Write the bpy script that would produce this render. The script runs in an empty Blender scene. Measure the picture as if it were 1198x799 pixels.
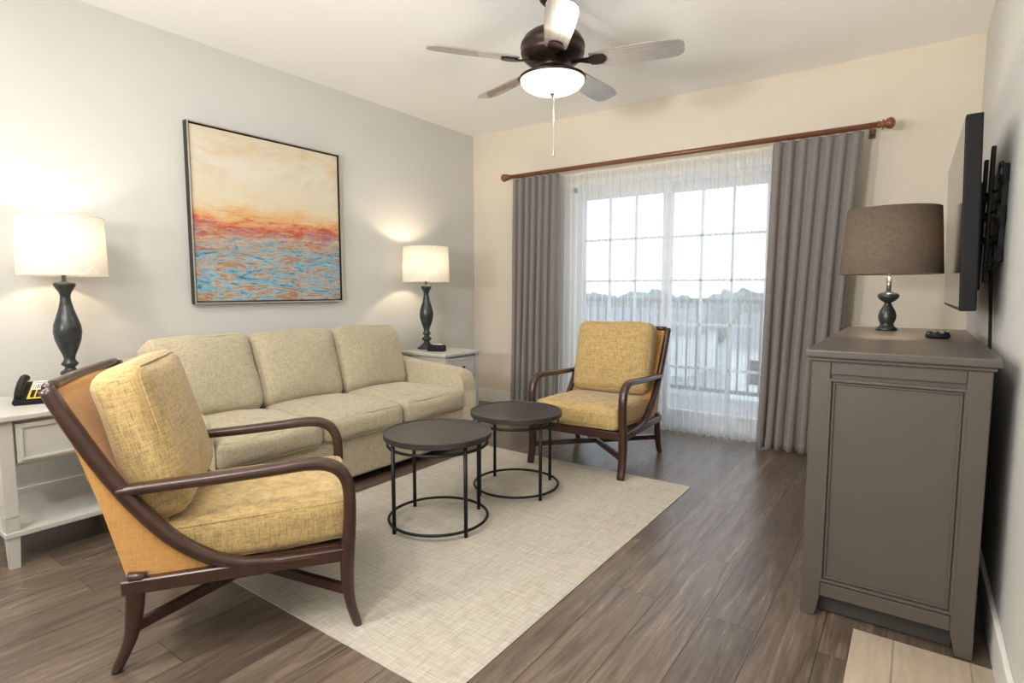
import bpy, bmesh, math, random
from mathutils import Vector, Matrix, noise
random.seed(7)
sc=bpy.context.scene
COL=sc.collection
D=4.64; RW=4.07; H=2.74; FY=-2.4

# ---------------------------------------------------------------- materials
class NT:
    def __init__(s,name):
        s.m=bpy.data.materials.new(name); s.m.use_nodes=True
        s.t=s.m.node_tree; s.n=s.t.nodes; s.l=s.t.links
        s.b=s.n['Principled BSDF']; s.out=s.n['Material Output']
    def new(s,t,**k):
        x=s.n.new(t)
        for a,b in k.items(): setattr(x,a,b)
        return x
    def link(s,a,b): s.l.new(a,b)
    def coords(s,scale=(1,1,1),kind='Object'):
        tc=s.new('ShaderNodeTexCoord'); mp=s.new('ShaderNodeMapping')
        mp.inputs['Scale'].default_value=scale
        s.link(tc.outputs[kind],mp.inputs['Vector']); return mp.outputs['Vector']
    def noise(s,vec,scale=5,detail=4,rough=.5,dist=0):
        x=s.new('ShaderNodeTexNoise'); x.inputs['Scale'].default_value=scale
        x.inputs['Detail'].default_value=detail; x.inputs['Roughness'].default_value=rough
        x.inputs['Distortion'].default_value=dist
        s.link(vec,x.inputs['Vector']); return x.outputs['Fac']
    def ramp(s,fac,stops,interp='LINEAR'):
        x=s.new('ShaderNodeValToRGB'); x.color_ramp.interpolation=interp
        e=x.color_ramp.elements
        while len(e)>1: e.remove(e[-1])
        e[0].position=stops[0][0]; e[0].color=(*stops[0][1],1)
        for p,c in stops[1:]:
            k=e.new(p); k.color=(*c,1)
        s.link(fac,x.inputs['Fac']); return x.outputs['Color']
    def mix(s,fac,a,b,mode='MIX'):
        x=s.new('ShaderNodeMix',data_type='RGBA',blend_type=mode)
        for sock,v in ((x.inputs[0],fac),(x.inputs[6],a),(x.inputs[7],b)):
            if hasattr(v,'links'): s.link(v,sock)
            elif isinstance(v,tuple): sock.default_value=(*v,1)
            else: sock.default_value=v
        return x.outputs[2]
    def math(s,op,a,b=0.0):
        x=s.new('ShaderNodeMath',operation=op)
        for i,v in enumerate((a,b)):
            if hasattr(v,'links'): s.link(v,x.inputs[i])
            else: x.inputs[i].default_value=v
        return x.outputs[0]
    def bump(s,h,strength=.3,dist=.002):
        x=s.new('ShaderNodeBump'); x.inputs['Strength'].default_value=strength
        x.inputs['Distance'].default_value=dist
        s.link(h,x.inputs['Height']); s.link(x.outputs['Normal'],s.b.inputs['Normal'])
    def base(s,c):
        if hasattr(c,'links'): s.link(c,s.b.inputs['Base Color'])
        else: s.b.inputs['Base Color'].default_value=(*c,1)
    def set(s,**k):
        for a,v in k.items(): s.b.inputs[a.replace('_',' ')].default_value=v

def srgb(r,g,b):
    f=lambda c:(c/255/12.92) if c/255<=.04045 else ((c/255+.055)/1.055)**2.4
    return (f(r),f(g),f(b))

def plain(name,c,rough=.5,metal=0,var=.06,scale=12,spec=.5,coat=0):
    t=NT(name); v=t.coords()
    n=t.noise(v,scale,3)
    c2=tuple(x*(1-var) for x in c); c3=tuple(min(1,x*(1+var)) for x in c)
    t.base(t.ramp(n,[(.3,c2),(.7,c3)]))
    t.set(Roughness=rough,Metallic=metal); t.b.inputs['Specular IOR Level'].default_value=spec
    t.b.inputs['Coat Weight'].default_value=coat
    return t.m

def fabric(name,c,dark=.72,light=1.2,sc_=260,bump=.5,rough=.95):
    t=NT(name)
    a=t.noise(t.coords((1,1,.12)),sc_,2,.6); b=t.noise(t.coords((.12,.12,1)),sc_,2,.6)
    a2=t.noise(t.coords((1,1,.1)),sc_*.5,3); b2=t.noise(t.coords((.1,.1,1)),sc_*.5,3)
    w=t.math('ADD',t.math('MULTIPLY',t.math('ADD',a,b),.3),t.math('MULTIPLY',t.math('ADD',a2,b2),.2))
    lo=tuple(x*dark for x in c); hi=tuple(min(1,x*light) for x in c)
    t.base(t.ramp(w,[(.4,lo),(.5,c),(.6,hi)]))
    t.set(Roughness=rough); t.b.inputs['Sheen Weight'].default_value=.25
    t.b.inputs['Specular IOR Level'].default_value=.15
    t.bump(w,bump,.003); return t.m

def wood(name,c1,c2,rough=.35,axis=(3,3,25),coat=.2):
    t=NT(name); v=t.coords(axis)
    n=t.noise(v,4,6,.6,1.2)
    t.base(t.ramp(n,[(.3,c1),(.7,c2)])); t.set(Roughness=rough)
    t.b.inputs['Coat Weight'].default_value=coat; t.b.inputs['Coat Roughness'].default_value=.2
    return t.m

M={}
M['wall']=plain('wall_paint',srgb(214,214,211),.85,var=.01,scale=2)
M['wallback']=plain('wall_paint_lamp_tint',srgb(224,215,199),.85,var=.01,scale=2)  # same paint as the other walls, with warm lamplight put into the colour
M['ceil']=plain('ceiling_paint',srgb(252,252,251),.9,var=.005,scale=2)
M['trim']=plain('trim_white',srgb(238,237,232),.45,var=.01)
M['cwood']=wood('chair_wood',(.030,.011,.007),(.062,.024,.015),.3,(30,3,3),.35)
M['rodwood']=wood('rod_wood',(.13,.042,.018),(.24,.085,.036),.35,(3,30,30),.3)
M['cfab']=fabric('chair_fabric',srgb(183,157,107),.60,1.24,sc_=300)
M['corange']=fabric('chair_shell_fabric',srgb(200,150,88),.85,1.12,sc_=300,bump=.25)
M['sfab']=fabric('sofa_fabric',srgb(180,169,144),.74,1.18,sc_=320)
M['drape']=fabric('drape_fabric',srgb(136,130,127),.94,1.06,sc_=300,bump=.12)
M['black']=plain('black_metal',(.018,.018,.02),.4,metal=.6)
M['tabletop']=plain('table_top_dark',(.036,.030,.028),.38,var=.15,scale=30)
M['taupe']=plain('sideboard_paint',srgb(86,79,72),.42,var=.02)
M['taupetop']=plain('sideboard_top_paint',srgb(88,82,76),.34,var=.02)
M['gpaint']=plain('end_table_paint',srgb(186,184,178),.45,var=.02)
M['lampbody']=plain('lamp_pewter',(.055,.06,.062),.28,metal=.55,var=.25,scale=30)
M['bronze']=plain('fan_bronze',(.045,.026,.02),.35,metal=.7,var=.1)
M['plastic']=plain('black_plastic',(.010,.010,.011),.5,var=.05,spec=.2)
M['whitep']=plain('white_paper',(.8,.8,.76),.7,var=.02)
M['yellow']=plain('yellow_card',srgb(225,190,60),.6,var=.03)
M['steel']=plain('brushed_steel',(.55,.53,.5),.3,metal=1,var=.05)
M['pvc']=plain('door_frame_white',srgb(236,238,240),.4,var=.01)
M['bark']=plain('roof_grey',srgb(140,143,150),.8)
M['conc']=plain('balcony_concrete',srgb(165,165,165),.8,var=.05)
M['rail']=plain('railing_grey',srgb(110,112,116),.6,var=.05)

def m_blade():
    t=NT('fan_blade'); v=t.coords((2,30,2)); n=t.noise(v,4,5,.6,.8)
    t.base(t.ramp(n,[(.3,srgb(138,130,126)),(.7,srgb(168,160,153))])); t.set(Roughness=.25)
    t.b.inputs['Coat Weight'].default_value=.9; return t.m
M['blade']=m_blade()

def m_floor():
    t=NT('plank_floor'); tc=t.new('ShaderNodeTexCoord'); sp=t.new('ShaderNodeSeparateXYZ'); t.link(tc.outputs['Object'],sp.inputs[0])
    cb=t.new('ShaderNodeCombineXYZ'); t.link(sp.outputs['Y'],cb.inputs['X']); t.link(sp.outputs['X'],cb.inputs['Y'])
    br=t.new('ShaderNodeTexBrick'); br.offset=.37; br.offset_frequency=2
    br.inputs['Color1'].default_value=(0,0,0,1); br.inputs['Color2'].default_value=(1,1,1,1); br.inputs['Mortar'].default_value=(.5,.5,.5,1)
    br.inputs['Scale'].default_value=1; br.inputs['Mortar Size'].default_value=.0018; br.inputs['Mortar Smooth'].default_value=.2
    br.inputs['Brick Width'].default_value=1.22; br.inputs['Row Height'].default_value=.18; br.inputs['Bias'].default_value=0
    t.link(cb.outputs[0],br.inputs['Vector'])
    rnd=br.outputs['Color']
    off=t.new('ShaderNodeVectorMath',operation='MULTIPLY_ADD'); t.link(rnd,off.inputs[0]); off.inputs[1].default_value=(7,13,5); t.link(tc.outputs['Object'],off.inputs[2])
    mp=t.new('ShaderNodeMapping'); mp.inputs['Scale'].default_value=(14,1.1,1); t.link(off.outputs[0],mp.inputs['Vector'])
    g=t.noise(mp.outputs[0],1.6,8,.62,1.4)
    mp2=t.new('ShaderNodeMapping'); mp2.inputs['Scale'].default_value=(90,3,1); t.link(off.outputs[0],mp2.inputs['Vector'])
    g2=t.noise(mp2.outputs[0],1.5,4,.6,.4)
    gg=t.math('ADD',t.math('MULTIPLY',g,.6),t.math('MULTIPLY',g2,.4))
    wc=t.ramp(gg,[(.28,srgb(56,45,38)),(.43,srgb(90,76,65)),(.55,srgb(114,99,86)),(.72,srgb(146,131,116))])
    tone=t.ramp(rnd,[(0,(.72,.72,.71)),(1,(1.14,1.13,1.11))])
    c=t.mix(1.0,wc,tone,'MULTIPLY')
    c=t.mix(br.outputs['Fac'],c,srgb(48,40,34))
    t.base(c)
    t.link(t.ramp(gg,[(.3,(.36,.36,.36)),(.7,(.24,.24,.24))]),t.b.inputs['Roughness']); t.b.inputs['Specular IOR Level'].default_value=.8
    hh=t.math('SUBTRACT',t.math('MULTIPLY',gg,.4),br.outputs['Fac'])
    t.bump(hh,.22,.002); return t.m
M['floor']=m_floor()
def m_tile():
    t=NT('pale_plank_tile'); tc=t.new('ShaderNodeTexCoord')
    sp=t.new('ShaderNodeSeparateXYZ'); t.link(tc.outputs['Object'],sp.inputs[0])
    cb=t.new('ShaderNodeCombineXYZ'); t.link(sp.outputs['Y'],cb.inputs['X']); t.link(sp.outputs['X'],cb.inputs['Y'])
    br=t.new('ShaderNodeTexBrick'); br.inputs['Scale'].default_value=1; br.inputs['Mortar Size'].default_value=.003
    br.inputs['Brick Width'].default_value=1.2; br.inputs['Row Height'].default_value=.2
    br.inputs['Color1'].default_value=(*srgb(205,190,170),1); br.inputs['Color2'].default_value=(*srgb(190,172,152),1); br.inputs['Mortar'].default_value=(*srgb(160,145,128),1)
    t.link(cb.outputs[0],br.inputs['Vector'])
    n=t.noise(t.coords((18,1.5,1)),2,6,.6,1)
    t.base(t.mix(1.0,br.outputs['Color'],t.ramp(n,[(.3,(.8,.78,.76)),(.7,(1.05,1.05,1.05))]),'MULTIPLY')); t.set(Roughness=.4); return t.m
M['tile']=m_tile()
def m_rug():
    t=NT('woven_rug')
    a=t.noise(t.coords((1,.05,1)),300,3,.6); b=t.noise(t.coords((.05,1,1)),300,3,.6)
    a3=t.noise(t.coords((1,.03,1)),150,3,.6); b3=t.noise(t.coords((.03,1,1)),150,3,.6)
    w=t.math('ADD',t.math('MULTIPLY',t.math('ADD',a,b),.32),t.math('MULTIPLY',t.math('ADD',a3,b3),.18))
    t.base(t.ramp(w,[(.38,srgb(158,151,137)),(.48,srgb(182,175,161)),(.6,srgb(204,198,187))]))
    t.set(Roughness=.85); t.bump(w,.3,.002); return t.m
M['rug']=m_rug()
def m_paint():
    t=NT('abstract_seascape')
    tc=t.new('ShaderNodeTexCoord'); sp=t.new('ShaderNodeSeparateXYZ'); t.link(tc.outputs['Generated'],sp.inputs[0])
    z=sp.outputs['Z']
    n1=t.noise(t.coords((1,1.0,3.2)),2.4,9,.72,1.2); n2=t.noise(t.coords((1,1.1,4.5)),2.6,10,.75,2.2); n3=t.noise(t.coords((1,1.2,14)),4,10,.8,.4)
    n4=t.noise(t.coords((1,.8,2.0)),2.2,8,.7,1.5); n5=t.noise(t.coords((1,16,1.0)),4,8,.8,.3); n6=t.noise(t.coords((1,1.4,5)),3.1,9,.75,1.0)
    zz=t.math('ADD',z,t.math('MULTIPLY',t.math('SUBTRACT',n1,.5),.34))
    top=t.ramp(zz,[(0,srgb(82,150,176)),(.06,srgb(98,165,188)),(.12,srgb(182,155,126)),(.17,srgb(82,138,166)),(.23,srgb(190,160,128)),(.28,srgb(112,152,170)),(.33,srgb(158,145,134)),(.37,srgb(204,172,140)),(.405,srgb(202,120,84)),(.44,srgb(186,60,42)),(.465,srgb(222,128,72)),(.52,srgb(226,186,132)),(.60,srgb(228,214,186)),(.8,srgb(228,223,208)),(1,srgb(222,211,188))])
    mid=t.ramp(n2,[(.36,srgb(30,84,124)),(.43,srgb(78,150,186)),(.48,srgb(140,192,210)),(.515,srgb(196,158,120)),(.56,srgb(170,130,100)),(.60,srgb(150,78,54)),(.66,srgb(234,220,196))])
    mask=t.ramp(z,[(0,(.95,.95,.95)),(.28,(.85,.85,.85)),(.40,(.40,.40,.40)),(.50,(.0,.0,.0))])
    c=t.mix(mask,top,mid)
    # torn red strokes hanging below the horizon band
    red=t.mix(1.0,t.ramp(n6,[(.55,(0,0,0)),(.60,(.8,.8,.8))]),t.ramp(z,[(.18,(0,0,0)),(.32,(.8,.8,.8)),(.48,(1,1,1)),(.54,(0,0,0))]),'MULTIPLY')
    c=t.mix(red,c,srgb(178,62,42))
    c=t.mix(t.ramp(n3,[(.52,(0,0,0)),(.68,(.55,.55,.55))]),c,srgb(232,224,206))
    c=t.mix(t.ramp(n5,[(.56,(0,0,0)),(.72,(.35,.35,.35))]),c,srgb(236,230,214))
    edge=t.ramp(z,[(.5,(0,0,0)),(.72,(.25,.25,.25)),(1,(.75,.75,.75))])
    c=t.mix(t.mix(1.0,edge,t.ramp(n4,[(.46,(0,0,0)),(.62,(1,1,1))]),'MULTIPLY'),c,srgb(216,180,130))
    t.base(c); t.set(Roughness=.6); t.bump(n2,.5,.004); return t.m
M['art']=m_paint()
def m_shade(name,c,em,trans):
    t=NT(name); t.n.remove(t.b)
    v=t.noise(t.coords((1,1,.15)),300,2); w=t.noise(t.coords((.15,.15,1)),300,2)
    col=t.ramp(t.math('MULTIPLY',t.math('ADD',v,w),.5),[(.4,tuple(x*.75 for x in c)),(.6,c)])
    d=t.new('ShaderNodeBsdfDiffuse'); tr=t.new('ShaderNodeBsdfTranslucent'); e=t.new('ShaderNodeEmission')
    t.link(col,d.inputs['Color']); t.link(col,tr.inputs['Color'])
    e.inputs['Color'].default_value=(1,.88,.72,1); e.inputs['Strength'].default_value=em
    m=t.new('ShaderNodeMixShader'); m.inputs[0].default_value=trans; t.link(d.outputs[0],m.inputs[1]); t.link(tr.outputs[0],m.inputs[2])
    a=t.new('ShaderNodeAddShader'); t.link(m.outputs[0],a.inputs[0]); t.link(e.outputs[0],a.inputs[1]); t.link(a.outputs[0],t.out.inputs[0]); return t.m
M['shade']=m_shade('linen_shade_white',(.88,.84,.76),.16,.36)
M['shade2']=m_shade('linen_shade_taupe',srgb(138,124,110),.0,.3)
def m_sheer():
    t=NT('sheer_voile'); t.n.remove(t.b)
    tp=t.new('ShaderNodeBsdfTransparent'); tr=t.new('ShaderNodeBsdfTranslucent'); d=t.new('ShaderNodeBsdfDiffuse')
    tr.inputs['Color'].default_value=(.90,.93,.96,1); d.inputs['Color'].default_value=(.86,.88,.90,1)
    m=t.new('ShaderNodeMixShader'); m.inputs[0].default_value=.40; t.link(tr.outputs[0],m.inputs[1]); t.link(d.outputs[0],m.inputs[2])
    m2=t.new('ShaderNodeMixShader')
    lw=t.new('ShaderNodeLayerWeight'); lw.inputs['Blend'].default_value=.35
    n=t.noise(t.coords((1,1,.05)),120,2)
    f=t.math('ADD',t.math('MULTIPLY',lw.outputs['Facing'],.5),t.math('ADD',.36,t.math('MULTIPLY',n,.12)))
    t.link(f,m2.inputs[0]); t.link(tp.outputs[0],m2.inputs[1]); t.link(m.outputs[0],m2.inputs[2]); t.link(m2.outputs[0],t.out.inputs[0]); return t.m
M['sheer']=m_sheer()
def m_glass():
    t=NT('window_glass'); t.n.remove(t.b)
    tp=t.new('ShaderNodeBsdfTransparent'); g=t.new('ShaderNodeBsdfGlossy'); g.inputs['Roughness'].default_value=.02
    n=t.noise(t.coords(),.8,1); 
    m=t.new('ShaderNodeMixShader'); t.link(t.math('ADD',.04,t.math('MULTIPLY',n,.02)),m.inputs[0]); t.link(tp.outputs[0],m.inputs[1]); t.link(g.outputs[0],m.inputs[2]); t.link(m.outputs[0],t.out.inputs[0]); return t.m
M['glass']=m_glass()
def m_emit(name,c,s):
    t=NT(name); t.base(c); t.b.inputs['Emission Color'].default_value=(*c,1); t.b.inputs['Emission Strength'].default_value=s
    n=t.noise(t.coords(),9,2); t.link(t.ramp(n,[(.3,tuple(x*.93 for x in c)),(.7,c)]),t.b.inputs['Emission Color']); t.set(Roughness=.3); return t.m
M['bowl']=m_emit('frosted_bowl',(1,.88,.68),1.1)
M['panel']=m_emit('ceiling_fill_lens',(1,.95,.88),3)  # glowing lens of the added ceiling fill lights
def m_screen():
    t=NT('tv_screen'); n=t.noise(t.coords(),3,2); t.base(t.ramp(n,[(0,(.004,.004,.005)),(1,(.007,.007,.008))])); t.set(Roughness=.10); t.b.inputs['Specular IOR Level'].default_value=.22; return t.m
M['screen']=m_screen()
def m_leaf(name,a,b):
    t=NT(name); n=t.noise(t.coords(),1.5,6,.7); t.base(t.ramp(n,[(.35,a),(.65,b)])); t.set(Roughness=.9); return t.m
M['leaf']=m_leaf('foliage',srgb(105,118,114),srgb(142,154,147))
M['lawn']=m_leaf('ground_grass',srgb(148,156,150),srgb(175,182,172))

# ---------------------------------------------------------------- mesh helpers
def empty(name,loc=(0,0,0),rz=0):
    e=bpy.data.objects.new(name,None); e.location=loc; e.rotation_euler=(0,0,rz); e.empty_display_size=.1
    COL.objects.link(e); return e
def obj(name,bm,mat,parent=None,smooth=False,loc=None,rot=None):
    bmesh.ops.recalc_face_normals(bm,faces=bm.faces[:])
    me=bpy.data.meshes.new(name); bm.to_mesh(me); bm.free()
    if isinstance(mat,(list,tuple)):
        for m in mat: me.materials.append(m)
    else: me.materials.append(mat)
    if smooth:
        for p in me.polygons: p.use_smooth=True
    o=bpy.data.objects.new(name,me); COL.objects.link(o)
    if parent: o.parent=parent
    if loc: o.location=loc
    if rot: o.rotation_euler=rot
    return o
def addbox(bm,a,b,bev=0,seg=2,mi=0):
    c=[(a[i]+b[i])/2 for i in range(3)]; s=[abs(b[i]-a[i]) for i in range(3)]
    r=bmesh.ops.create_cube(bm,size=1,matrix=Matrix.Translation(c)@Matrix.Diagonal((*s,1)))
    vs=r['verts']; fs={f for v in vs for f in v.link_faces}
    for f in fs: f.material_index=mi
    if bev>0:
        es={e for v in vs for e in v.link_edges}
        rr=bmesh.ops.bevel(bm,geom=list(es),offset=min(bev,min(s)*.45),segments=seg,affect='EDGES',profile=.5)
        for f in rr['faces']: f.material_index=mi
def box(name,a,b,mat,parent=None,bev=.004,seg=2,**k):
    bm=bmesh.new(); addbox(bm,a,b,bev,seg); return obj(name,bm,mat,parent,**k)
def cyl(bm,p,r,h,seg=32,axis='z',r2=None):
    m=Matrix.Translation(p)
    if axis=='x': m=m@Matrix.Rotation(math.pi/2,4,'Y')
    if axis=='y': m=m@Matrix.Rotation(math.pi/2,4,'X')
    bmesh.ops.create_cone(bm,cap_ends=True,segments=seg,radius1=r,radius2=r if r2 is None else r2,depth=h,matrix=m)
def lathe(name,prof,mat,parent=None,seg=40,loc=None,smooth=True,close=False):
    bm=bmesh.new(); rings=[]
    for r,z in prof:
        if r<1e-5: rings.append([bm.verts.new((0,0,z))])
        else: rings.append([bm.verts.new((r*math.cos(2*math.pi*i/seg),r*math.sin(2*math.pi*i/seg),z)) for i in range(seg)])
    for a,b in zip(rings,rings[1:]):
        for i in range(seg):
            j=(i+1)%seg
            if len(a)==1 and len(b)==1: continue
            if len(a)==1: bm.faces.new((a[0],b[i],b[j]))
            elif len(b)==1: bm.faces.new((a[i],a[j],b[0]))
            else: bm.faces.new((a[i],a[j],b[j],b[i]))
    return obj(name,bm,mat,parent,smooth,loc)
def tube(bm,pts,r,seg=10,closed=False):
    pts=[Vector(p) for p in pts]; n=len(pts); rings=[]
    prev=None
    for i,p in enumerate(pts):
        if closed: t=(pts[(i+1)%n]-pts[i-1]).normalized()
        else: t=(pts[min(i+1,n-1)]-pts[max(i-1,0)]).normalized()
        up=prev if prev else (Vector((0,0,1)) if abs(t.z)<.9 else Vector((1,0,0)))
        s=t.cross(up).normalized(); u=s.cross(t).normalized(); prev=u
        rings.append([bm.verts.new(p+r*(math.cos(2*math.pi*k/seg)*s+math.sin(2*math.pi*k/seg)*u)) for k in range(seg)])
    m=n if closed else n-1
    for i in range(m):
        a=rings[i];b=rings[(i+1)%n]
        for k in range(seg): bm.faces.new((a[k],a[(k+1)%seg],b[(k+1)%seg],b[k]))
    if not closed: bm.faces.new(rings[0]); bm.faces.new(rings[-1][::-1])
def catmull(pts,n=6):
    P=[Vector(p) for p in pts]; P=[2*P[0]-P[1]]+P+[2*P[-1]-P[-2]]; out=[]
    for i in range(1,len(P)-2):
        for k in range(n):
            t=k/n; a,b,c,d=P[i-1],P[i],P[i+1],P[i+2]
            out.append(.5*((2*b)+(-a+c)*t+(2*a-5*b+4*c-d)*t*t+(-a+3*b-3*c+d)*t**3))
    out.append(P[-2]); return out
def ribbon(bm,pts,x0,x1,bev=.008,n=5,off=.35):
    """curved rail in the (y,z) plane; pts=(a,z,thickness)"""
    c=catmull([(p[0]-off,p[1],p[2]) for p in pts],n)
    xm=(x0+x1)/2; hw=(x1-x0)/2; rings=[]
    for i,p in enumerate(c):
        q=c[min(i+1,len(c)-1)]-c[max(i-1,0)]; t=Vector((q.x,q.y)).normalized(); nn=Vector((-t.y,t.x)); h=p.z/2; b=min(bev,h*.8)
        ring=[]
        for (sx,sn) in ((-hw+b,-h),(hw-b,-h),(hw,-h+b),(hw,h-b),(hw-b,h),(-hw+b,h),(-hw,h-b),(-hw,-h+b)):
            ring.append(bm.verts.new((xm+sx,p.x+nn.x*sn,max(0,p.y+nn.y*sn) if p.y>.01 else 0)))
        rings.append(ring)
    for a,b_ in zip(rings,rings[1:]):
        for k in range(8): bm.faces.new((a[k],a[(k+1)%8],b_[(k+1)%8],b_[k]))
    bm.faces.new(rings[0]); bm.faces.new(rings[-1][::-1])
def prism(bm,poly,x0,x1,axis='x',off=.0):
    def mk(u,v,w): return (w,u-off,v) if axis=='x' else (u,w,v)
    A=[bm.verts.new(mk(u,v,x0)) for u,v in poly]; B=[bm.verts.new(mk(u,v,x1)) for u,v in poly]
    fa=bm.faces.new(A); fb=bm.faces.new(B[::-1]); n=len(poly)
    for i in range(n): bm.faces.new((A[i],B[i],B[(i+1)%n],A[(i+1)%n]))
    return fa,fb
def cushion(name,size,loc,mat,parent,rot=(0,0,0),r=.05,puff=(.02,.02,.02),wr=.004,seed=0,pipe=True,cuts=16):
    bm=bmesh.new(); bmesh.ops.create_cube(bm,size=2)
    bmesh.ops.subdivide_edges(bm,edges=bm.edges[:],cuts=cuts,use_grid_fill=True)
    hx,hy,hz=[s/2 for s in size]; H_=Vector((hx,hy,hz))
    for v in bm.verts:
        q=[math.sin(c*math.pi/2) for c in v.co]
        p=Vector((q[0]*hx,q[1]*hy,q[2]*hz))
        inn=Vector([max(-(H_[i]-r),min(H_[i]-r,p[i])) for i in range(3)])
        d=p-inn
        if d.length>1e-6: p=inn+d.normalized()*min(r,d.length*1.0 if d.length<r else r)
        for i in range(3):
            j,k=(i+1)%3,(i+2)%3
            w=(1-min(1,abs(q[j]))**2)*(1-min(1,abs(q[k]))**2)
            p[i]+=(1 if q[i]>0 else -1)*abs(q[i])**3*puff[i]*w
        nz=noise.noise_vector(p*5+Vector((seed*3.1,seed*1.7,0)))
        p+=nz*wr*2
        v.co=p
    o=obj(name,bm,mat,parent,True,loc,rot)
    if pipe:
        ax=min(range(3),key=lambda i:size[i]); j,k=[i for i in range(3) if i!=ax]
        b2=bmesh.new()
        for s in (-1,1):
            pts=[]; hj,hk=size[j]/2-r*.3,size[k]/2-r*.3; rc=r*.9; N=6
            for (cj,ck,a0) in ((hj-rc,hk-rc,0),(-hj+rc,hk-rc,90),(-hj+rc,-hk+rc,180),(hj-rc,-hk+rc,270)):
                for t in range(N+1):
                    a=math.radians(a0+90*t/N); P=[0,0,0]; P[j]=cj+rc*math.cos(a); P[k]=ck+rc*math.sin(a); P[ax]=s*(size[ax]/2-r*.32)
                    V=Vector(P); pts.append(V+noise.noise_vector(V*5+Vector((seed*3.1,seed*1.7,0)))*wr*2)
            tube(b2,pts,.0045,6,True)
        p=obj(name+'_piping',b2,mat,parent,True,loc,rot)
    return o

# ---------------------------------------------------------------- room shell
def room():
    T=.12
    box('floor',(-T,FY-T,-.1),(RW+T,D+T,0),M['floor'],bev=0)
    box('floor_tile_inset',(3.685,FY,0),(RW,2.20,.003),M['tile'],bev=0)
    box('ceiling',(-T,FY-T,H),(RW+T,D+T,H+.1),M['ceil'],bev=0)
    box('wall_left',(-T,FY-T,0),(0,D+T,H),M['wall'],bev=0)
    box('wall_right',(RW,FY-T,0),(RW+T,D+T,H),M['wall'],bev=0)
    box('wall_front',(0,FY-T,0),(RW,FY,H),M['wall'],bev=0)
    bm=bmesh.new(); X0,X1,Z1=1.18,2.95,2.10
    addbox(bm,(0,D,0),(X0,D+T,H)); addbox(bm,(X1,D,0),(RW,D+T,H)); addbox(bm,(X0,D,Z1),(X1,D+T,H))
    obj('wall_back',bm,M['wallback'])
    def bb(name,a,b):
        box(name,a,b,M['trim'],bev=.004)
    bb('baseboard_left',(0,FY,0),(.016,D,.13)); bb('baseboard_right',(RW-.016,FY,0),(RW,D,.13))
    bm=bmesh.new(); addbox(bm,(.016,D-.016,0),(X0-.07,D,.13),.004); addbox(bm,(X1+.07,D-.016,0),(RW-.016,D,.13),.004); obj('baseboard_back',bm,M['trim'])
    bm=bmesh.new()
    addbox(bm,(X0-.06,D-.02,0),(X0,D,Z1+.06),.003); addbox(bm,(X1,D-.02,0),(X1+.06,D,Z1+.06),.003); addbox(bm,(X0,D-.02,Z1),(X1,D,Z1+.06),.003)
    obj('trim_door',bm,M['trim'])
    e=empty('door_1',(0,0,0))
    bm=bmesh.new()
    addbox(bm,(X0,D+.02,0),(X0+.04,D+.11,Z1)); addbox(bm,(X1-.04,D+.02,0),(X1,D+.11,Z1)); addbox(bm,(X0,D+.02,Z1-.04),(X1,D+.11,Z1)); addbox(bm,(X0,D+.02,0),(X1,D+.11,.03))
    obj('outer_frame',bm,M['pvc'],e)
    xm=(X0+X1)/2
    for i,(a,b,y) in enumerate(((X0+.04,xm+.04,D+.03),(xm-.04,X1-.04,D+.072))):
        bm=bmesh.new(); s=.075
        addbox(bm,(a,y,.03),(a+s,y+.035,Z1-.04),.004); addbox(bm,(b-s,y,.03),(b,y+.035,Z1-.04),.004)
        addbox(bm,(a+s,y,.03),(b-s,y+.035,.15),.004); addbox(bm,(a+s,y,Z1-.04-s),(b-s,y+.035,Z1-.04),.004)
        x0,x1=a+s,b-s; z0,z1=.15,Z1-.04-s
        for k in range(1,3):
            x=x0+(x1-x0)*k/3; addbox(bm,(x-.009,y+.008,z0),(x+.009,y+.027,z1))
        for k in range(1,5):
            z=z0+(z1-z0)*k/5; addbox(bm,(x0,y+.008,z-.009),(x1,y+.027,z+.009))
        obj('sash_%d'%(i+1),bm,M['pvc'],e)
        box('glass_%d'%(i+1),(x0,y+.015,z0),(x1,y+.019,z1),M['glass'],e,bev=0)
    box('handle',(xm+.0,D+.005,.95),(xm+.02,D+.03,1.15),M['steel'],e)
room()

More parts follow.
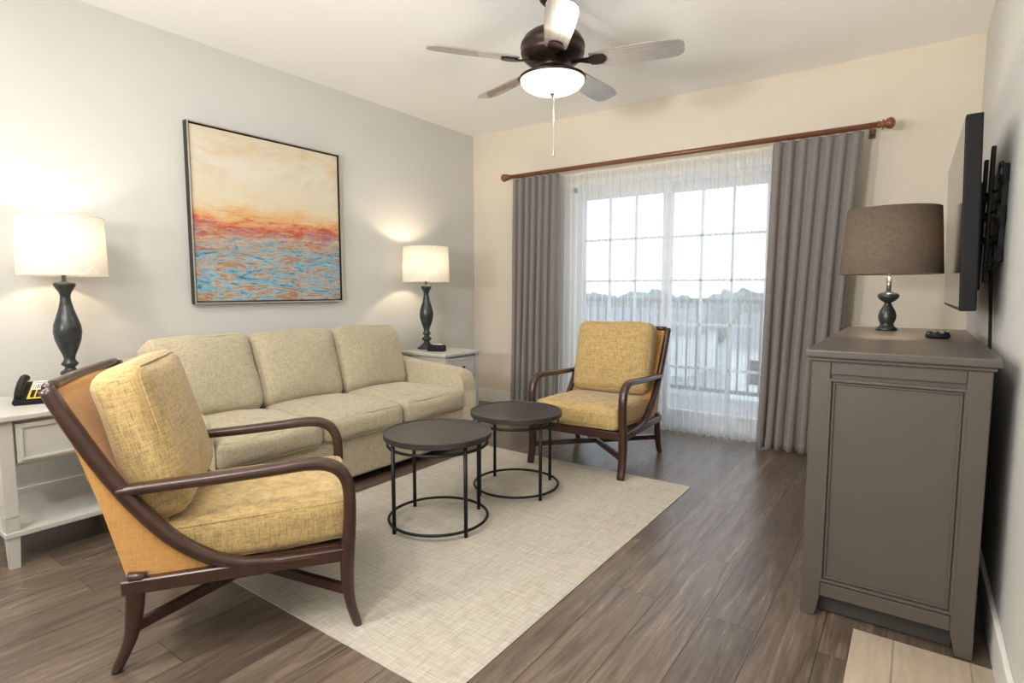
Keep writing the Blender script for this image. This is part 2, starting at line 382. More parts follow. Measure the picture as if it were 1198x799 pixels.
# ---------------------------------------------------------------- outside
def outside():
    box('balcony_slab',(-1.5,D+.12,-.2),(5.6,D+1.75,-.02),M['conc'])
    e=empty('balcony_railing')
    bm=bmesh.new(); y=D+1.6
    addbox(bm,(-1.5,y-.03,1.03),(5.6,y+.03,1.08),.01); addbox(bm,(-1.5,y-.02,.06),(5.6,y+.02,.1))
    x=-1.45
    while x<5.6: addbox(bm,(x-.009,y-.009,.1),(x+.009,y+.009,1.03)); x+=.11
    for x in (-1.4,1.5,4.4): addbox(bm,(x-.04,y-.04,-.02),(x+.04,y+.04,1.12),.008)
    obj('rails',bm,M['rail'],e)
    box('ground_lawn',(-120,D+1.8,-4.2),(120,220,-4),M['lawn'],bev=0)
    bm=bmesh.new()
    for i in range(90):
        x=-60+i*1.5+random.uniform(-.8,.8); yy=random.uniform(56,72); s=random.uniform(1.9,2.5)
        n0=len(bm.verts)
        bmesh.ops.create_icosphere(bm,subdivisions=3,radius=1,matrix=Matrix.Translation((x,yy,-4+s*1.0))@Matrix.Diagonal((s*1.3,s,s*1.1,1)))
        bm.verts.ensure_lookup_table()
        for v in bm.verts[n0:]:
            v.co+=noise.noise_vector(v.co*.8)*.7
    obj('tree_line',bm,M['leaf'],None)
    for (bx,by,W) in ((-13,36,6),(2,30,5),(-28,40,7)):
        e=empty('white_building',(bx,by,-4))
        box('walls',(-W,-3,0),(W,3,2.6),M['pvc'],e)
        bm=bmesh.new(); prism(bm,[(-3.4,2.6),(3.4,2.6),(0,4.0)],-W-.4,W+.4); obj('roof',bm,M['bark'],e)
        bm=bmesh.new()
        for k in range(5): addbox(bm,(-W+.8+k*2.1,-3.05,.9),(-W+1.8+k*2.1,-2.98,2.0))
        obj('windows',bm,M['screen'],e)
outside()

# ---------------------------------------------------------------- curtains
YC=4.40
def rod():
    e=empty('curtain_rod',(0,YC,2.225))
    bm=bmesh.new(); cyl(bm,((.62+3.56)/2,0,0),.019,3.56-.62,24,'x')
    obj('pole',bm,M['rodwood'],e,True)
    fin=[(0,-.02),(.02,-.02),(.024,-.012),(.02,-.004),(.018,.004),(.030,.008),(.030,.014),(.02,.02),(.03,.03),(.036,.045),(.036,.056),(.028,.068),(.014,.075),(0,.077)]
    for i,(x,s) in enumerate(((.62,-1),(3.56,1))):
        o=lathe('finial_%d'%(i+1),fin,M['rodwood'],e,loc=(x,0,0)); o.rotation_euler=(0,s*math.pi/2,0)
    bm=bmesh.new()
    for x in (.70,3.5):
        addbox(bm,(x-.01,0,-.012),(x+.01,D-YC,.012),.003); addbox(bm,(x-.02,D-YC-.012,-.03),(x+.02,D-YC,.03),.003)
    obj('brackets',bm,M['rodwood'],e)
rod()
def drape(name,x0,x1,y,z0,z1,n,amp,mat,seed=0,bottomx=None,thick=0,flat=0.0,rows=40):
    random.seed(seed); bm=bmesh.new(); per=14; N=n*per
    bx0,bx1=bottomx if bottomx else (x0,x1)
    ph=[random.uniform(-.5,.5) for _ in range(n+1)]; am=[random.uniform(.7,1.25) for _ in range(n+1)]
    G=[]
    for r in range(rows+1):
        t=r/rows; z=z1+(z0-z1)*t; row=[]
        for i in range(N+1):
            s=i/N; k=s*n; ki=int(min(n-1,k)); fr=k-ki
            a=amp*(am[ki]*(1-fr)+am[ki+1]*fr)*(.75+.35*t)
            w=ph[ki]*(1-fr)+ph[ki+1]*fr
            xx=(x0+(x1-x0)*s)*(1-t)+(bx0+(bx1-bx0)*s)*t
            cx=math.cos(2*math.pi*k+w*t*1.5)
            yy=y+a*cx+.008*math.sin(4*k+5*t+seed)*t
            xx+=.25*a*math.sin(4*math.pi*k)*(.6+.4*t)+.01*math.sin(3*t+ki)*t
            row.append(bm.verts.new((xx,yy,z)))
        G.append(row)
    for a,b in zip(G,G[1:]):
        for i in range(N): bm.faces.new((a[i],a[i+1],b[i+1],b[i]))
    o=obj(name,bm,mat,None,True)
    if thick:
        m=o.modifiers.new('t','SOLIDIFY'); m.thickness=thick
    return o
drape('drape_curtain',.66,1.17,YC,.012,2.200,7,.030,M['drape'],3,(.63,1.13),.003)
drape('drape_curtain',2.92,3.47,YC,.012,2.200,7,.030,M['drape'],5,(2.88,3.36),.003)
drape('sheer_curtain',1.10,2.98,YC+.10,.015,2.19,30,.020,M['sheer'],9)

# ---------------------------------------------------------------- rug, painting
def rug():
    bm=bmesh.new(); addbox(bm,(-.77,-1.08,0),(.77,1.08,.004),.001); o=obj('area_rug',bm,M['rug'],None,loc=(2.0,2.20,.0005))
rug()
def painting():
    e=empty('framed_painting',(0,2.345,1.655)); s=.575
    bm=bmesh.new()
    for a,b in (((-s,-s),(s,-s+.012)),((-s,s-.012),(s,s)),((-s,-s+.012),(-s+.012,s-.012)),((s-.012,-s+.012),(s,s-.012))):
        addbox(bm,(.002,a[0],a[1]),(.05,b[0],b[1]),.0015)
    obj('frame',bm,plain('frame_dark',(.035,.03,.028),.4,metal=.4),e)
    bm=bmesh.new(); w=s-.0005
    for a,b in (((-w,-w),(w,-w+.008)),((-w,w-.008),(w,w)),((-w,-w+.008),(-w+.008,w-.008)),((w-.008,-w+.008),(w,w-.008))):
        addbox(bm,(.050,a[0],a[1]),(.053,b[0],b[1]))
    obj('frame_face',bm,plain('frame_champagne',srgb(190,183,166),.35,metal=.3),e)
    box('canvas',(.004,-s+.018,-s+.018),(.04,s-.018,s-.018),M['art'],e,bev=.002)
painting()

# ---------------------------------------------------------------- armchair
def armchair(loc,rz,seed):
    e=empty('armchair',loc,rz)
    off=.35
    sw=[(-.125,.885,.036),(-.085,.80,.04),(-.035,.70,.042),(.02,.60,.042),(.085,.50,.042),(.165,.40,.042),(.25,.33,.04),(.34,.288,.036),(.46,.272,.032),(.60,.268,.03)]
    arm=[(.03,.562,.026),(.12,.566,.03),(.30,.572,.033),(.45,.580,.034),(.56,.587,.036),(.63,.580,.038),(.675,.553,.040),(.697,.505,.040),(.702,.43,.040),(.698,.34,.042),(.69,.25,.046),(.688,.16,.042),(.697,.08,.034),(.718,.0,.028)]
    rear=[(.07,.30,.05),(.062,.24,.05),(.055,.17,.046),(.04,.09,.036),(.0,.0,.028)]
    for s,nm in ((1,'right'),(-1,'left')):
        bm=bmesh.new(); c=s*.325
        ribbon(bm,sw,c-.02,c+.02); obj('back_rail_'+nm,bm,M['cwood'],e,True)
        bm=bmesh.new(); ribbon(bm,arm,c-.024,c+.024); obj('arm_'+nm,bm,M['cwood'],e,True)
        bm=bmesh.new(); ribbon(bm,rear,c-.018,c+.018); obj('rear_leg_'+nm,bm,M['cwood'],e,True)
        bm=bmesh.new(); ribbon(bm,[(.03,.262,.045),(.25,.262,.045),(.5,.262,.045),(.69,.262,.045)],c-.0195,c+.0195,.004); obj('side_rail_'+nm,bm,M['cwood'],e,False)
    bm=bmesh.new()
    addbox(bm,(-.31,.680-off,.238),(.31,.704-off,.290),.006); addbox(bm,(-.31,.04-off,.24),(.31,.065-off,.285),.006)
    pts=[(x,-.125-off-.012*(1-(x/.31)**2),.885) for x in [-.31+.62*i/12 for i in range(13)]]
    obj('cross_rails',bm,M['cwood'],e)
    bm=bmesh.new(); tube(bm,pts,.017,10); obj('top_rail',bm,M['cwood'],e,True)
    bm=bmesh.new()
    for s in (1,-1):
        a=Vector((s*.32,.045-off,.125)); b=Vector((-s*.32,.69-off,.125)); d=(b-a).normalized(); sd=d.cross(Vector((0,0,1)))*.011
        up=Vector((0,0,.016)); z=Vector((0,0,.0 if s>0 else .001))
        v=[bm.verts.new(p+z) for p in (a-sd-up,a+sd-up,a+sd+up,a-sd+up,b-sd-up,b+sd-up,b+sd+up,b-sd+up)]
        for f in ((0,1,2,3),(7,6,5,4),(0,4,5,1),(1,5,6,2),(2,6,7,3),(3,7,4,0)): bm.faces.new([v[i] for i in f])
    obj('crossed_stretcher',bm,M['cwood'],e)
    curve=catmull([(p[0],p[1],0) for p in sw[:9]],4)
    poly=[(c.x-off,c.y) for c in curve]+[(.46-off,.262),(.045-off,.262),(-.012-off,.50),(-.115-off,.87)]
    bm=bmesh.new(); prism(bm,poly,-.3165,.3165); obj('upholstered_shell',bm,M['corange'],e)
    box('seat_deck',(-.30,.10-off,.25),(.30,.672-off,.285),M['cwood'],e,bev=.01)
    cushion('seat_cushion',(.598,.61,.150),(0,.415-off,.358),M['cfab'],e,rot=(math.radians(2.0),0,0),r=.042,puff=(.004,.01,.018),wr=.003,seed=seed)
    lean=math.radians(15)
    cushion('back_cushion',(.575,.15,.50),(0,.085-off,.680),M['cfab'],e,rot=(lean,0,0),r=.05,puff=(.008,.03,.012),wr=.005,seed=seed+5)
armchair((1.787,1.10,.0048),math.radians(-34.1),1)
armchair((2.04,3.50,.0048),math.radians(180+2),2)

# ---------------------------------------------------------------- sofa
def sofa():
    e=empty('sofa',(0,0,0)); Y0,Y1=1.17,3.26; aw=.14
    box('base',(.16,Y0+.02,.055),(1.13,Y1-.02,.31),M['sfab'],e,bev=.02,seg=3)
    top=catmull([(.16,.66,0),(.4,.63,0),(.65,.605,0),(.9,.59,0),(1.04,.575,0),(1.105,.54,0),(1.135,.47,0),(1.14,.36,0),(1.14,.055,0)],5)
    poly=[(.16,.055)]+[(p.x,p.y) for p in top]
    for nm,a,b in (('left',Y0,Y0+aw),('right',Y1-aw,Y1)):
        bm=bmesh.new(); prism(bm,poly,a,b,'y')
        es=[ed for ed in bm.edges if abs(ed.verts[0].co.y-ed.verts[1].co.y)<1e-5]
        bmesh.ops.bevel(bm,geom=es,offset=.024,segments=4,affect='EDGES',profile=.5)
        obj('arm_'+nm,bm,M['sfab'],e,True)
        bm=bmesh.new()
        for yy in (a+.008,b-.008):
            tube(bm,[(p.x-.004 if p.x>1.1 else p.x,yy,p.y-.006) for p in top],.0045,6)
        obj('arm_piping_'+nm,bm,M['sfab'],e,True)
    bm=bmesh.new(); prism(bm,[(.12,.055),(.34,.055),(.34,.5),(.24,.76),(.20,.78),(.12,.78),(.09,.74)],Y0+.02,Y1-.02,'y')
    bmesh.ops.bevel(bm,geom=[ed for ed in bm.edges],offset=.018,segments=3,affect='EDGES')
    obj('back_frame',bm,M['sfab'],e,True)
    w=(Y1-Y0-2*aw)/3
    for i in range(3):
        yc=Y0+aw+w*(i+.5)
        cushion('seat_cushion_%d'%(i+1),(.72,w-.004,.155),(.805,yc,.375),M['sfab'],e,r=.05,puff=(.015,.004,.028),wr=.004,seed=10+i)
        cushion('back_cushion_%d'%(i+1),(.19,w+.0,.49),(.435,yc,.655),M['sfab'],e,rot=(0,math.radians(-17),0),r=.06,puff=(.045,.008,.012),wr=.007,seed=20+i)
    bm=bmesh.new()
    for x in (.22,1.07):
        for y in (Y0+.08,Y1-.08): addbox(bm,(x-.03,y-.03,0),(x+.03,y+.03,.056),.004)
    obj('feet',bm,M['cwood'],e)
sofa()

# ---------------------------------------------------------------- coffee tables
def ctable(x,y,rot):
    e=empty('round_side_table',(x,y,.005),rot); R_=.268; h=.462
    lathe('top',[(0,h-.024),(R_-.004,h-.024),(R_,h-.02),(R_,h+.003),(R_-.004,h+.006),(R_-.010,h+.003),(R_-.012,h),(0,h)],M['tabletop'],e,64,smooth=False)
    bm=bmesh.new()
    for z in (.030,h-.055):
        tube(bm,[(.247*math.cos(2*math.pi*i/64),.247*math.sin(2*math.pi*i/64),z) for i in range(64)],.0075,8,True)
    for k in range(4):
        a=math.radians(90*k); cyl(bm,(.247*math.cos(a),.247*math.sin(a),(h-.024)/2),.0095,h-.024,12)
    obj('frame',bm,M['black'],e,True)
ctable(1.89,2.04,math.radians(-16)); ctable(1.93,2.665,math.radians(-22))

# ---------------------------------------------------------------- end tables
def endtable(x0,x1,y0,y1,h):
    e=empty('end_table',((x0+x1)/2,(y0+y1)/2,0)); a=(x1-x0)/2; b=(y1-y0)/2; g=M['gpaint']
    box('top',(-a,-b,h-.025),(a,b,h),g,e,bev=.006,seg=3)
    bm=bmesh.new(); t=.05; i=.02
    for sx in (-1,1):
        for sy in (-1,1):
            cx,cy=sx*(a-i-t/2),sy*(b-i-t/2)
            addbox(bm,(cx-t/2,cy-t/2,.22),(cx+t/2,cy+t/2,h-.025),.004)
            r=bmesh.ops.create_cone(bm,cap_ends=True,segments=4,radius1=t*.48,radius2=t*.7,depth=.22,matrix=Matrix.Translation((cx,cy,.11))@Matrix.Rotation(math.pi/4,4,'Z'))
    obj('legs',bm,g,e)
    bm=bmesh.new(); A=a-i-.008; B=b-i-.008
    addbox(bm,(-A,-B,h-.225),(A-.015,B,h-.025),.002)
    obj('case',bm,g,e)
    bm=bmesh.new(); w=B-t
    addbox(bm,(A-.015,-w,h-.21),(A+.006,w,h-.04),.003)
    for (p,q) in (((-w+.01,h-.20),(w-.01,h-.188)),((-w+.01,h-.062),(w-.01,h-.05)),((-w+.01,h-.188),(-w+.022,h-.062)),((w-.022,h-.188),(w-.01,h-.062))):
        addbox(bm,(A+.004,p[0],p[1]),(A+.013,q[0],q[1]),.002)
    obj('drawer_front',bm,g,e)
    lathe('knob',[(0,0),(.006,0),(.006,.012),(.013,.018),(.013,.024),(0,.028)],M['lampbody'],e,20,loc=(A+.006,0,h-.125)).rotation_euler=(0,math.pi/2,0)
    box('shelf',(-A-.01,-B-.01,.135),(A+.01,B+.01,.158),g,e,bev=.003)
TZ=.655
endtable(.22,.80,.60,1.135,TZ); endtable(.20,.77,3.33,3.80,TZ)

# ---------------------------------------------------------------- table lamps
def light(name,kind,loc,power,color,parent=None,size=.05,rot=None):
    l=bpy.data.lights.new(name,kind); l.energy=power; l.color=color
    if kind=='POINT': l.shadow_soft_size=size
    if kind=='AREA': l.size=size
    o=bpy.data.objects.new(name,l); COL.objects.link(o); o.location=loc
    if parent: o.parent=parent
    if rot: o.rotation_euler=rot
    return o
def lamp(x,y,z,power,r0=.205,r1=.195):
    e=empty('table_lamp',(x,y,z))
    P=[(0,0),(.082,0),(.084,.006),(.080,.014),(.062,.02),(.058,.028),(.040,.04),(.028,.055),(.024,.068),(.040,.078),(.044,.088),(.038,.098),(.026,.106),(.022,.118),(.034,.128),(.038,.136),(.030,.146),(.024,.16),(.028,.18),(.042,.215),(.056,.26),(.061,.30),(.058,.335),(.046,.375),(.032,.42),(.024,.46),(.022,.485),(.028,.505),(.040,.525),(.048,.54),(.046,.552),(.028,.558),(.012,.562),(.010,.60),(.0,.60)]
    lathe('turned_body',P,M['lampbody'],e,40)
    a,b=.59,.885
    lathe('drum_shade',[(r0,a),(r1,b),(r1-.003,b),(r0-.003,a),(r0,a)],M['shade'],e,56)
    bm=bmesh.new(); tube(bm,[(r0*math.cos(2*math.pi*i/48),r0*math.sin(2*math.pi*i/48),a) for i in range(48)],.003,6,True)
    tube(bm,[(r1*math.cos(2*math.pi*i/48),r1*math.sin(2*math.pi*i/48),b) for i in range(48)],.003,6,True); obj('shade_trim',bm,M['shade'],e,True)
    bm=bmesh.new()
    for k in range(3):
        t=math.radians(120*k); tube(bm,[(0,0,b-.03),(r1*.98*math.cos(t),r1*.98*math.sin(t),b-.012)],.0018,6)
    cyl(bm,(0,0,b-.05),.0025,.10,8); obj('spider',bm,M['steel'],e)
    lathe('bulb',[(0,.60),(.014,.60),(.015,.63),(.030,.67),(.032,.695),(.024,.72),(0,.73)],M['bowl'],e,20)
    light('bulb_light','POINT',(0,0,.76),power,(1,.80,.56),e,.035)
lamp(.245,1.035,TZ,8,.188,.182); lamp(.30,3.61,TZ,9.5)
def lamp3(x,y,z):
    e=empty('table_lamp',(x,y,z))
    P=[(0,0),(.046,0),(.048,.006),(.044,.014),(.032,.022),(.030,.035),(.038,.055),(.040,.075),(.034,.10),(.020,.125),(.014,.14),(.030,.15),(.045,.165),(.048,.18),(.036,.19),(.016,.196),(.010,.2)]
    lathe('turned_body',P,M['lampbody'],e,36)
    bm=bmesh.new(); cyl(bm,(0,0,.30),.006,.22,12); obj('stem',bm,M['steel'],e,True)
    bm=bmesh.new(); cyl(bm,(0,0,.235),.011,.07,16); obj('socket',bm,M['steel'],e,True)
    r0,r1,a,b=.222,.200,.285,.61
    lathe('drum_shade',[(r0,a),(r1,b),(r1-.003,b),(r0-.003,a),(r0,a)],M['shade2'],e,56)
    bm=bmesh.new()
    for k in range(3):
        t=math.radians(120*k); tube(bm,[(0,0,.40),(r1*.99*math.cos(t),r1*.99*math.sin(t),b-.012)],.0018,6)
    obj('spider',bm,M['steel'],e)
    light('bulb_light','POINT',(0,0,.44),12,(1,.78,.52),e,.035)

# ---------------------------------------------------------------- sideboard
SBZ=.962
def sideboard():
    X0,X1,Y0,Y1=3.515,4.005,2.215,3.72; g=M['taupe']
    e=empty('sideboard',(0,0,.003))
    bm=bmesh.new(); addbox(bm,(X0-.02,Y0-.02,SBZ-.028),(X1+.02,Y1+.02,SBZ),.006,3); obj('top',bm,M['taupetop'],e)
    bm=bmesh.new(); addbox(bm,(X0-.008,Y0-.008,SBZ-.04),(X1+.008,Y1+.008,SBZ-.028),.003); obj('top_moulding',bm,g,e)
    bm=bmesh.new(); t=.06
    for x in (X0,X1-t):
        for y in (Y0,Y1-t):
            addbox(bm,(x,y,.075),(x+t,y+t,SBZ-.04),.004)
            fx0,fx1,fy0,fy1=x,x+t,y,y+t; sx=.016
            b0=(x if x==X0 else x+sx, y); w=t-sx
            v=[bm.verts.new(p) for p in ((b0[0],fy0,0),(b0[0]+w,fy0,0),(b0[0]+w,fy1-sx,0),(b0[0],fy1-sx,0),(fx0,fy0,.078),(fx1,fy0,.078),(fx1,fy1,.078),(fx0,fy1,.078))]
            for f in ((0,1,2,3),(4,5,6,7),(0,1,5,4),(1,2,6,5),(2,3,7,6),(3,0,4,7)): bm.faces.new([v[i] for i in f])
    obj('corner_posts',bm,g,e)
    bm=bmesh.new(); addbox(bm,(X0+.012,Y0+.014,.10),(X1-.012,Y1-.012,SBZ-.04)); obj('case',bm,g,e)
    box('plinth',(X0+.05,Y0+.05,.0),(X1-.05,Y1-.05,.11),plain('plinth_dark',(.05,.045,.04),.6),e)
    bm=bmesh.new(); y=Y0+.004
    x0,x1=X0+t,X1-t
    addbox(bm,(x0,y,.075),(x1,y+.015,.125),.003); addbox(bm,(x0,y,SBZ-.085),(x1,y+.015,SBZ-.04),.003)
    z0,z1=.13,SBZ-.10
    def mold(a,b,c,d,w,yy0,yy1):
        addbox(bm,(a,yy0,c),(b,yy1,c+w),.002); addbox(bm,(a,yy0,d-w),(b,yy1,d),.002); addbox(bm,(a,yy0,c+w),(a+w,yy1,d-w),.002); addbox(bm,(b-w,yy0,c+w),(b,yy1,d-w),.002)
    mold(x0-.005,x1+.005,z0,z1,.010,Y0-.001,y+.012); mold(x0+.007,x1-.007,z0+.012,z1-.012,.008,y+.003,y+.014)
    obj('end_panel',bm,g,e)
    bm=bmesh.new(); L=(Y1-Y0-2*t)/3
    kn=[]
    for k in range(3):
        a=Y0+t+L*k+.004; b=a+L-.008
        addbox(bm,(X0+.002,a,.13),(X0+.016,b,.70),.003); addbox(bm,(X0+.002,a,.71),(X0+.016,b,SBZ-.06),.003)
        for (p,q) in (((a+.04,.17),(b-.04,.182)),((a+.04,.648),(b-.04,.66)),((a+.04,.182),(a+.052,.648)),((b-.052,.182),(b-.04,.648))):
            addbox(bm,(X0-.003,p[0],p[1]),(X0+.004,q[0],q[1]),.001)
        kn+= [(X0+.002,(a+b)/2,.81),(X0+.002,b-.02,.45)]
    obj('doors_and_drawers',bm,g,e)
    for i,p in enumerate(kn):
        o=lathe('knob_%d'%(i+1),[(0,0),(.005,0),(.005,.010),(.012,.016),(.012,.021),(0,.024)],M['lampbody'],e,16,loc=p); o.rotation_euler=(0,-math.pi/2,0)
sideboard()
lamp3(3.685,3.47,SBZ+.003)
def puck():
    e=empty('cable_grommet_puck',(3.885,3.02,SBZ+.003))
    lathe('ring',[(0,0),(.040,0),(.044,.006),(.044,.016),(.038,.022),(.026,.022),(.020,.014),(0,.014)],M['plastic'],e,32)
    bm=bmesh.new()
    for k in range(8):
        a=2*math.pi*k/8; cyl(bm,(.035*math.cos(a),.035*math.sin(a),.024),.005,.006,8)
    obj('ridges',bm,M['plastic'],e)
puck()

# ---------------------------------------------------------------- television
def tv():
    e=empty('television',(3.935,3.34,1.455)); e.rotation_euler=(0,math.radians(-1.6),math.radians(.4))
    W,Hh=.60,.365
    bm=bmesh.new(); addbox(bm,(-.012,-W,-Hh),(.040,W,Hh),.005); obj('cabinet',bm,M['plastic'],e)
    bm=bmesh.new(); addbox(bm,(-.0135,-W+.009,-Hh+.014),(-.0118,W-.009,Hh-.009)); obj('screen',bm,M['screen'],e)
    box('rear_bulge',(.038,-.40,-.29),(.062,.40,.14),M['plastic'],e,bev=.008)
    e2=empty('tv_wall_mount',(0,0,0))
    bm=bmesh.new()
    addbox(bm,(RW-.02,2.93,1.28),(RW,3.40,1.66),.003)
    for y in (3.0,3.3):
        addbox(bm,(RW-.055,y-.02,1.20),(RW-.04,y+.02,1.74),.003)
    for z in (1.38,1.48,1.56): tube(bm,[(RW-.03,2.95,z),(RW-.06,3.05,z),(RW-.03,3.36,z)],.007,8)
    for z in (1.30,1.46,1.62):
        tube(bm,[(RW-.03,2.88+.035*math.cos(t*.5),z+.035*math.sin(t*.5)) for t in range(12)],.007,8)
    obj('arms',bm,M['black'],e2)
    bm=bmesh.new(); tube(bm,catmull([(RW-.03,3.0,1.25),(RW-.02,2.98,1.05),(RW-.02,2.9,.8),(RW-.025,2.93,.5),(RW-.02,2.9,.3)],8),.006,8); obj('cable',bm,M['plastic'],e2,True)
tv()

# ---------------------------------------------------------------- ceiling fan
def fan():
    e=empty('ceiling_fan',(2.155,2.68,0)); B=M['bronze']
    lathe('canopy',[(0,H),(.075,H),(.078,H-.012),(.07,H-.045),(.045,H-.07),(.022,H-.078),(0,H-.078)],B,e)
    lathe('downrod_collar',[(.014,H-.07),(.014,H-.14),(.03,H-.145),(.045,H-.165),(.05,H-.18),(.03,H-.19)],B,e)
    lathe('motor_housing',[(0,2.56),(.05,2.562),(.06,2.556),(.065,2.545),(.115,2.53),(.15,2.505),(.168,2.475),(.172,2.455),(.164,2.445),(.170,2.432),(.166,2.41),(.14,2.385),(.10,2.372),(.07,2.366),(.07,2.345),(.10,2.335),(.105,2.315),(.075,2.305),(0,2.305)],B,e,56)
    lathe('light_kit_rim',[(.06,2.32),(.155,2.312),(.178,2.300),(.178,2.288),(.16,2.288),(0,2.29)],B,e,56)
    lathe('glass_bowl',[(.172,2.290),(.170,2.275),(.155,2.255),(.125,2.238),(.085,2.226),(.04,2.220),(0,2.219)],M['bowl'],e,56)
    lathe('finial',[(0,2.221),(.012,2.220),(.014,2.213),(.006,2.206),(.008,2.198),(0,2.194)],B,e,16)
    bm=bmesh.new(); tube(bm,[(0.01,.0,2.215),(0.01,.0,1.915)],.0022,6); cyl(bm,(.01,0,1.905),.006,.03,10); obj('pull_chain',bm,M['steel'],e)
    for k in range(5):
        be=bpy.data.objects.new('blade_%d'%(k+1),None); COL.objects.link(be); be.parent=e; be.location=(0,0,2.375); be.rotation_euler=(0,0,math.radians(305.5+72*k))
        prof=[(.20,.052),(.24,.058),(.32,.064),(.42,.070),(.52,.074),(.60,.073),(.645,.064),(.668,.045),(.675,.018)]
        bm=bmesh.new(); pts=[(x,w) for x,w in prof]+[(x,-w) for x,w in prof[::-1]]
        th=.0035
        A=[bm.verts.new((x,y,th)) for x,y in pts]; C_=[bm.verts.new((x,y,-th)) for x,y in pts]
        bm.faces.new(A); bm.faces.new(C_[::-1]); n=len(pts)
        for i in range(n): bm.faces.new((A[i],C_[i],C_[(i+1)%n],A[(i+1)%n]))
        obj('blade_board_%d'%(k+1),bm,M['blade'],be,rot=(math.radians(-12),0,0))
        bm=bmesh.new()
        pa=[(.10,.018),(.15,.014),(.19,.022),(.23,.040),(.27,.034),(.285,.012)]; pp=[(x,w) for x,w in pa]+[(x,-w) for x,w in pa[::-1]]
        A=[bm.verts.new((x,y,-.005+(0 if x>.17 else .006))) for x,y in pp]; C_=[bm.verts.new((x,y,-.012+(0 if x>.17 else .006))) for x,y in pp]
        bm.faces.new(A); bm.faces.new(C_[::-1]); n=len(pp)
        for i in range(n): bm.faces.new((A[i],C_[i],C_[(i+1)%n],A[(i+1)%n]))
        obj('blade_iron_%d'%(k+1),bm,B,be,rot=(math.radians(-12),0,0))
    light('bulb_light','POINT',(0,0,2.12),12,(1,.90,.76),e,.10)
fan()

# ---------------------------------------------------------------- small things
def phone():
    e=empty('desk_telephone',(.50,.845,TZ),math.radians(66))
    bm=bmesh.new(); prism(bm,[(-.10,0),(.10,0),(.10,.075),(.08,.085),(-.10,.02)],-.09,.09)
    bmesh.ops.bevel(bm,geom=bm.edges[:],offset=.005,segments=2,affect='EDGES'); obj('body',bm,M['plastic'],e)
    t=math.atan2(.065,.18); P=dict(loc=(0,-.01,.0545),rot=(t,0,0))
    bm=bmesh.new(); tube(bm,catmull([(-.065,-.095,.018),(-.065,-.06,.034),(-.065,0,.040),(-.065,.06,.034),(-.065,.09,.018)],5),.016,12); obj('handset',bm,M['plastic'],e,True,**P)
    box('faceplate',(-.04,-.085,0),(.085,.085,.002),M['yellow'],e,bev=.0005,**P)
    bm=bmesh.new()
    for i in range(3):
        for j in range(4): addbox(bm,(-.03+i*.02,-.075+j*.018,.002),(-.016+i*.02,-.063+j*.018,.006),.001)
    obj('keys',bm,M['plastic'],e,**P)
    box('label_card',(-.036,.0,.002),(.08,.08,.003),M['whitep'],e,bev=0,**P)
    bm=bmesh.new()
    for i in range(14): addbox(bm,(-.03+i*.0072,.008,.003),(-.03+i*.0072+random.choice((.002,.004)),.05,.0034))
    for j in range(2): addbox(bm,(-.03,.060+j*.008,.003),(.05,.063+j*.008,.0034))
    obj('printed_lines',bm,M['plastic'],e,**P)
phone()
def clock():
    e=empty('alarm_clock',(.52,3.50,TZ),math.radians(20))
    bm=bmesh.new(); prism(bm,[(-.035,0),(.035,0),(.03,.05),(-.01,.055),(-.035,.02)],-.075,.075); bmesh.ops.bevel(bm,geom=bm.edges[:],offset=.005,segments=2,affect='EDGES'); obj('case',bm,M['plastic'],e)
    box('card',(-.02,-.02,.056),(.05,.02,.060),M['whitep'],e,bev=0)
clock()

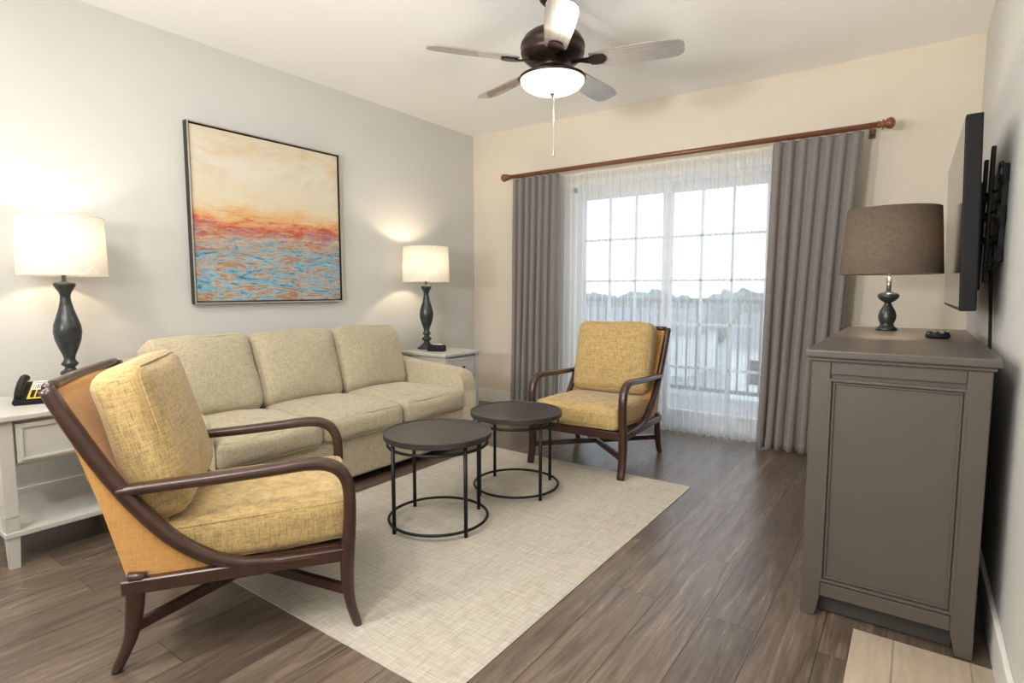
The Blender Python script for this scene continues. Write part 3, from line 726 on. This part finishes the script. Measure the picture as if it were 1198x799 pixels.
# ---------------------------------------------------------------- lights / world
def ceiling_fill(x,y,p):  # added unseen ceiling fixture, soft fill from behind the camera
    e=empty('added_ceiling_fill',(x,y,H-.002))
    lathe('trim_ring',[(.14,0),(.14,-.008),(.11,-.012),(.105,0)],M['trim'],e,40)
    lathe('lens',[(0,-.003),(.106,-.003)],M['panel'],e,40)
    l=light('lamp','AREA',(0,0,-.02),p,(1,.96,.90),e,.5); l.data.shape='DISK'
for x,y in ((1.3,-1.3),(3.0,-1.3),(1.6,-.3),(2.9,-.35)): ceiling_fill(x,y,28)
def uplight_fill(x,y,p,aim):  # added unseen uplight in floor lamp shape, brightens ceiling and upper walls
    e=empty('added_uplight_fill',(x,y,0))
    lathe('base_and_pole',[(0,0),(.14,0),(.14,.015),(.03,.03),(.013,.05),(.013,1.38),(.03,1.40),(.0,1.40)],M['bronze'],e,32)
    d=(Vector(aim)-Vector((x,y,1.5))).normalized(); q=d.to_track_quat('-Z','Y').to_euler()
    s=lathe('bowl',[(0,.10),(.09,.08),(.16,.02),(.17,0),(.165,0),(.155,.02),(.085,.07),(0,.09)],M['bronze'],e,40,loc=(0,0,1.47)); s.rotation_euler=q
    l=light('uplight','AREA',tuple(Vector((0,0,1.47))+d*.02),p,(1,.98,.95),e,.28,rot=q); l.data.shape='DISK'; l.data.spread=math.radians(120)
uplight_fill(2.7,-.75,34,(2.4,1.5,H)); uplight_fill(1.5,-1.2,24,(2.0,1.6,H))
w=bpy.data.worlds.new('World'); sc.world=w; w.use_nodes=True; nt=w.node_tree
bg=nt.nodes['Background']; tc=nt.nodes.new('ShaderNodeTexCoord'); sp=nt.nodes.new('ShaderNodeSeparateXYZ'); cr=nt.nodes.new('ShaderNodeValToRGB')
nt.links.new(tc.outputs['Generated'],sp.inputs[0]); nt.links.new(sp.outputs['Z'],cr.inputs['Fac']); nt.links.new(cr.outputs['Color'],bg.inputs['Color'])
cr.color_ramp.elements[0].color=(.86,.93,1,1); cr.color_ramp.elements[1].color=(.70,.85,1,1); bg.inputs['Strength'].default_value=2.1
pl=bpy.data.lights.new('window_portal','AREA'); pl.shape='RECTANGLE'; pl.size=1.9; pl.size_y=2.15; pl.cycles.is_portal=True
po=bpy.data.objects.new('window_portal',pl); COL.objects.link(po); po.location=(2.065,D+.14,1.05); po.rotation_euler=(math.radians(-90),0,0)

# ---------------------------------------------------------------- camera
cd=bpy.data.cameras.new('camera'); cam=bpy.data.objects.new('camera',cd); COL.objects.link(cam)
cd.sensor_width=36; cd.lens=36*661/1198; cd.clip_start=.02; cd.clip_end=500
cam.location=(3.803,0,1.17); cam.rotation_euler=(math.radians(90-5.2),0,math.radians(35.53))
sc.camera=cam
sc.view_settings.view_transform='Standard'
sc.view_settings.look='None'
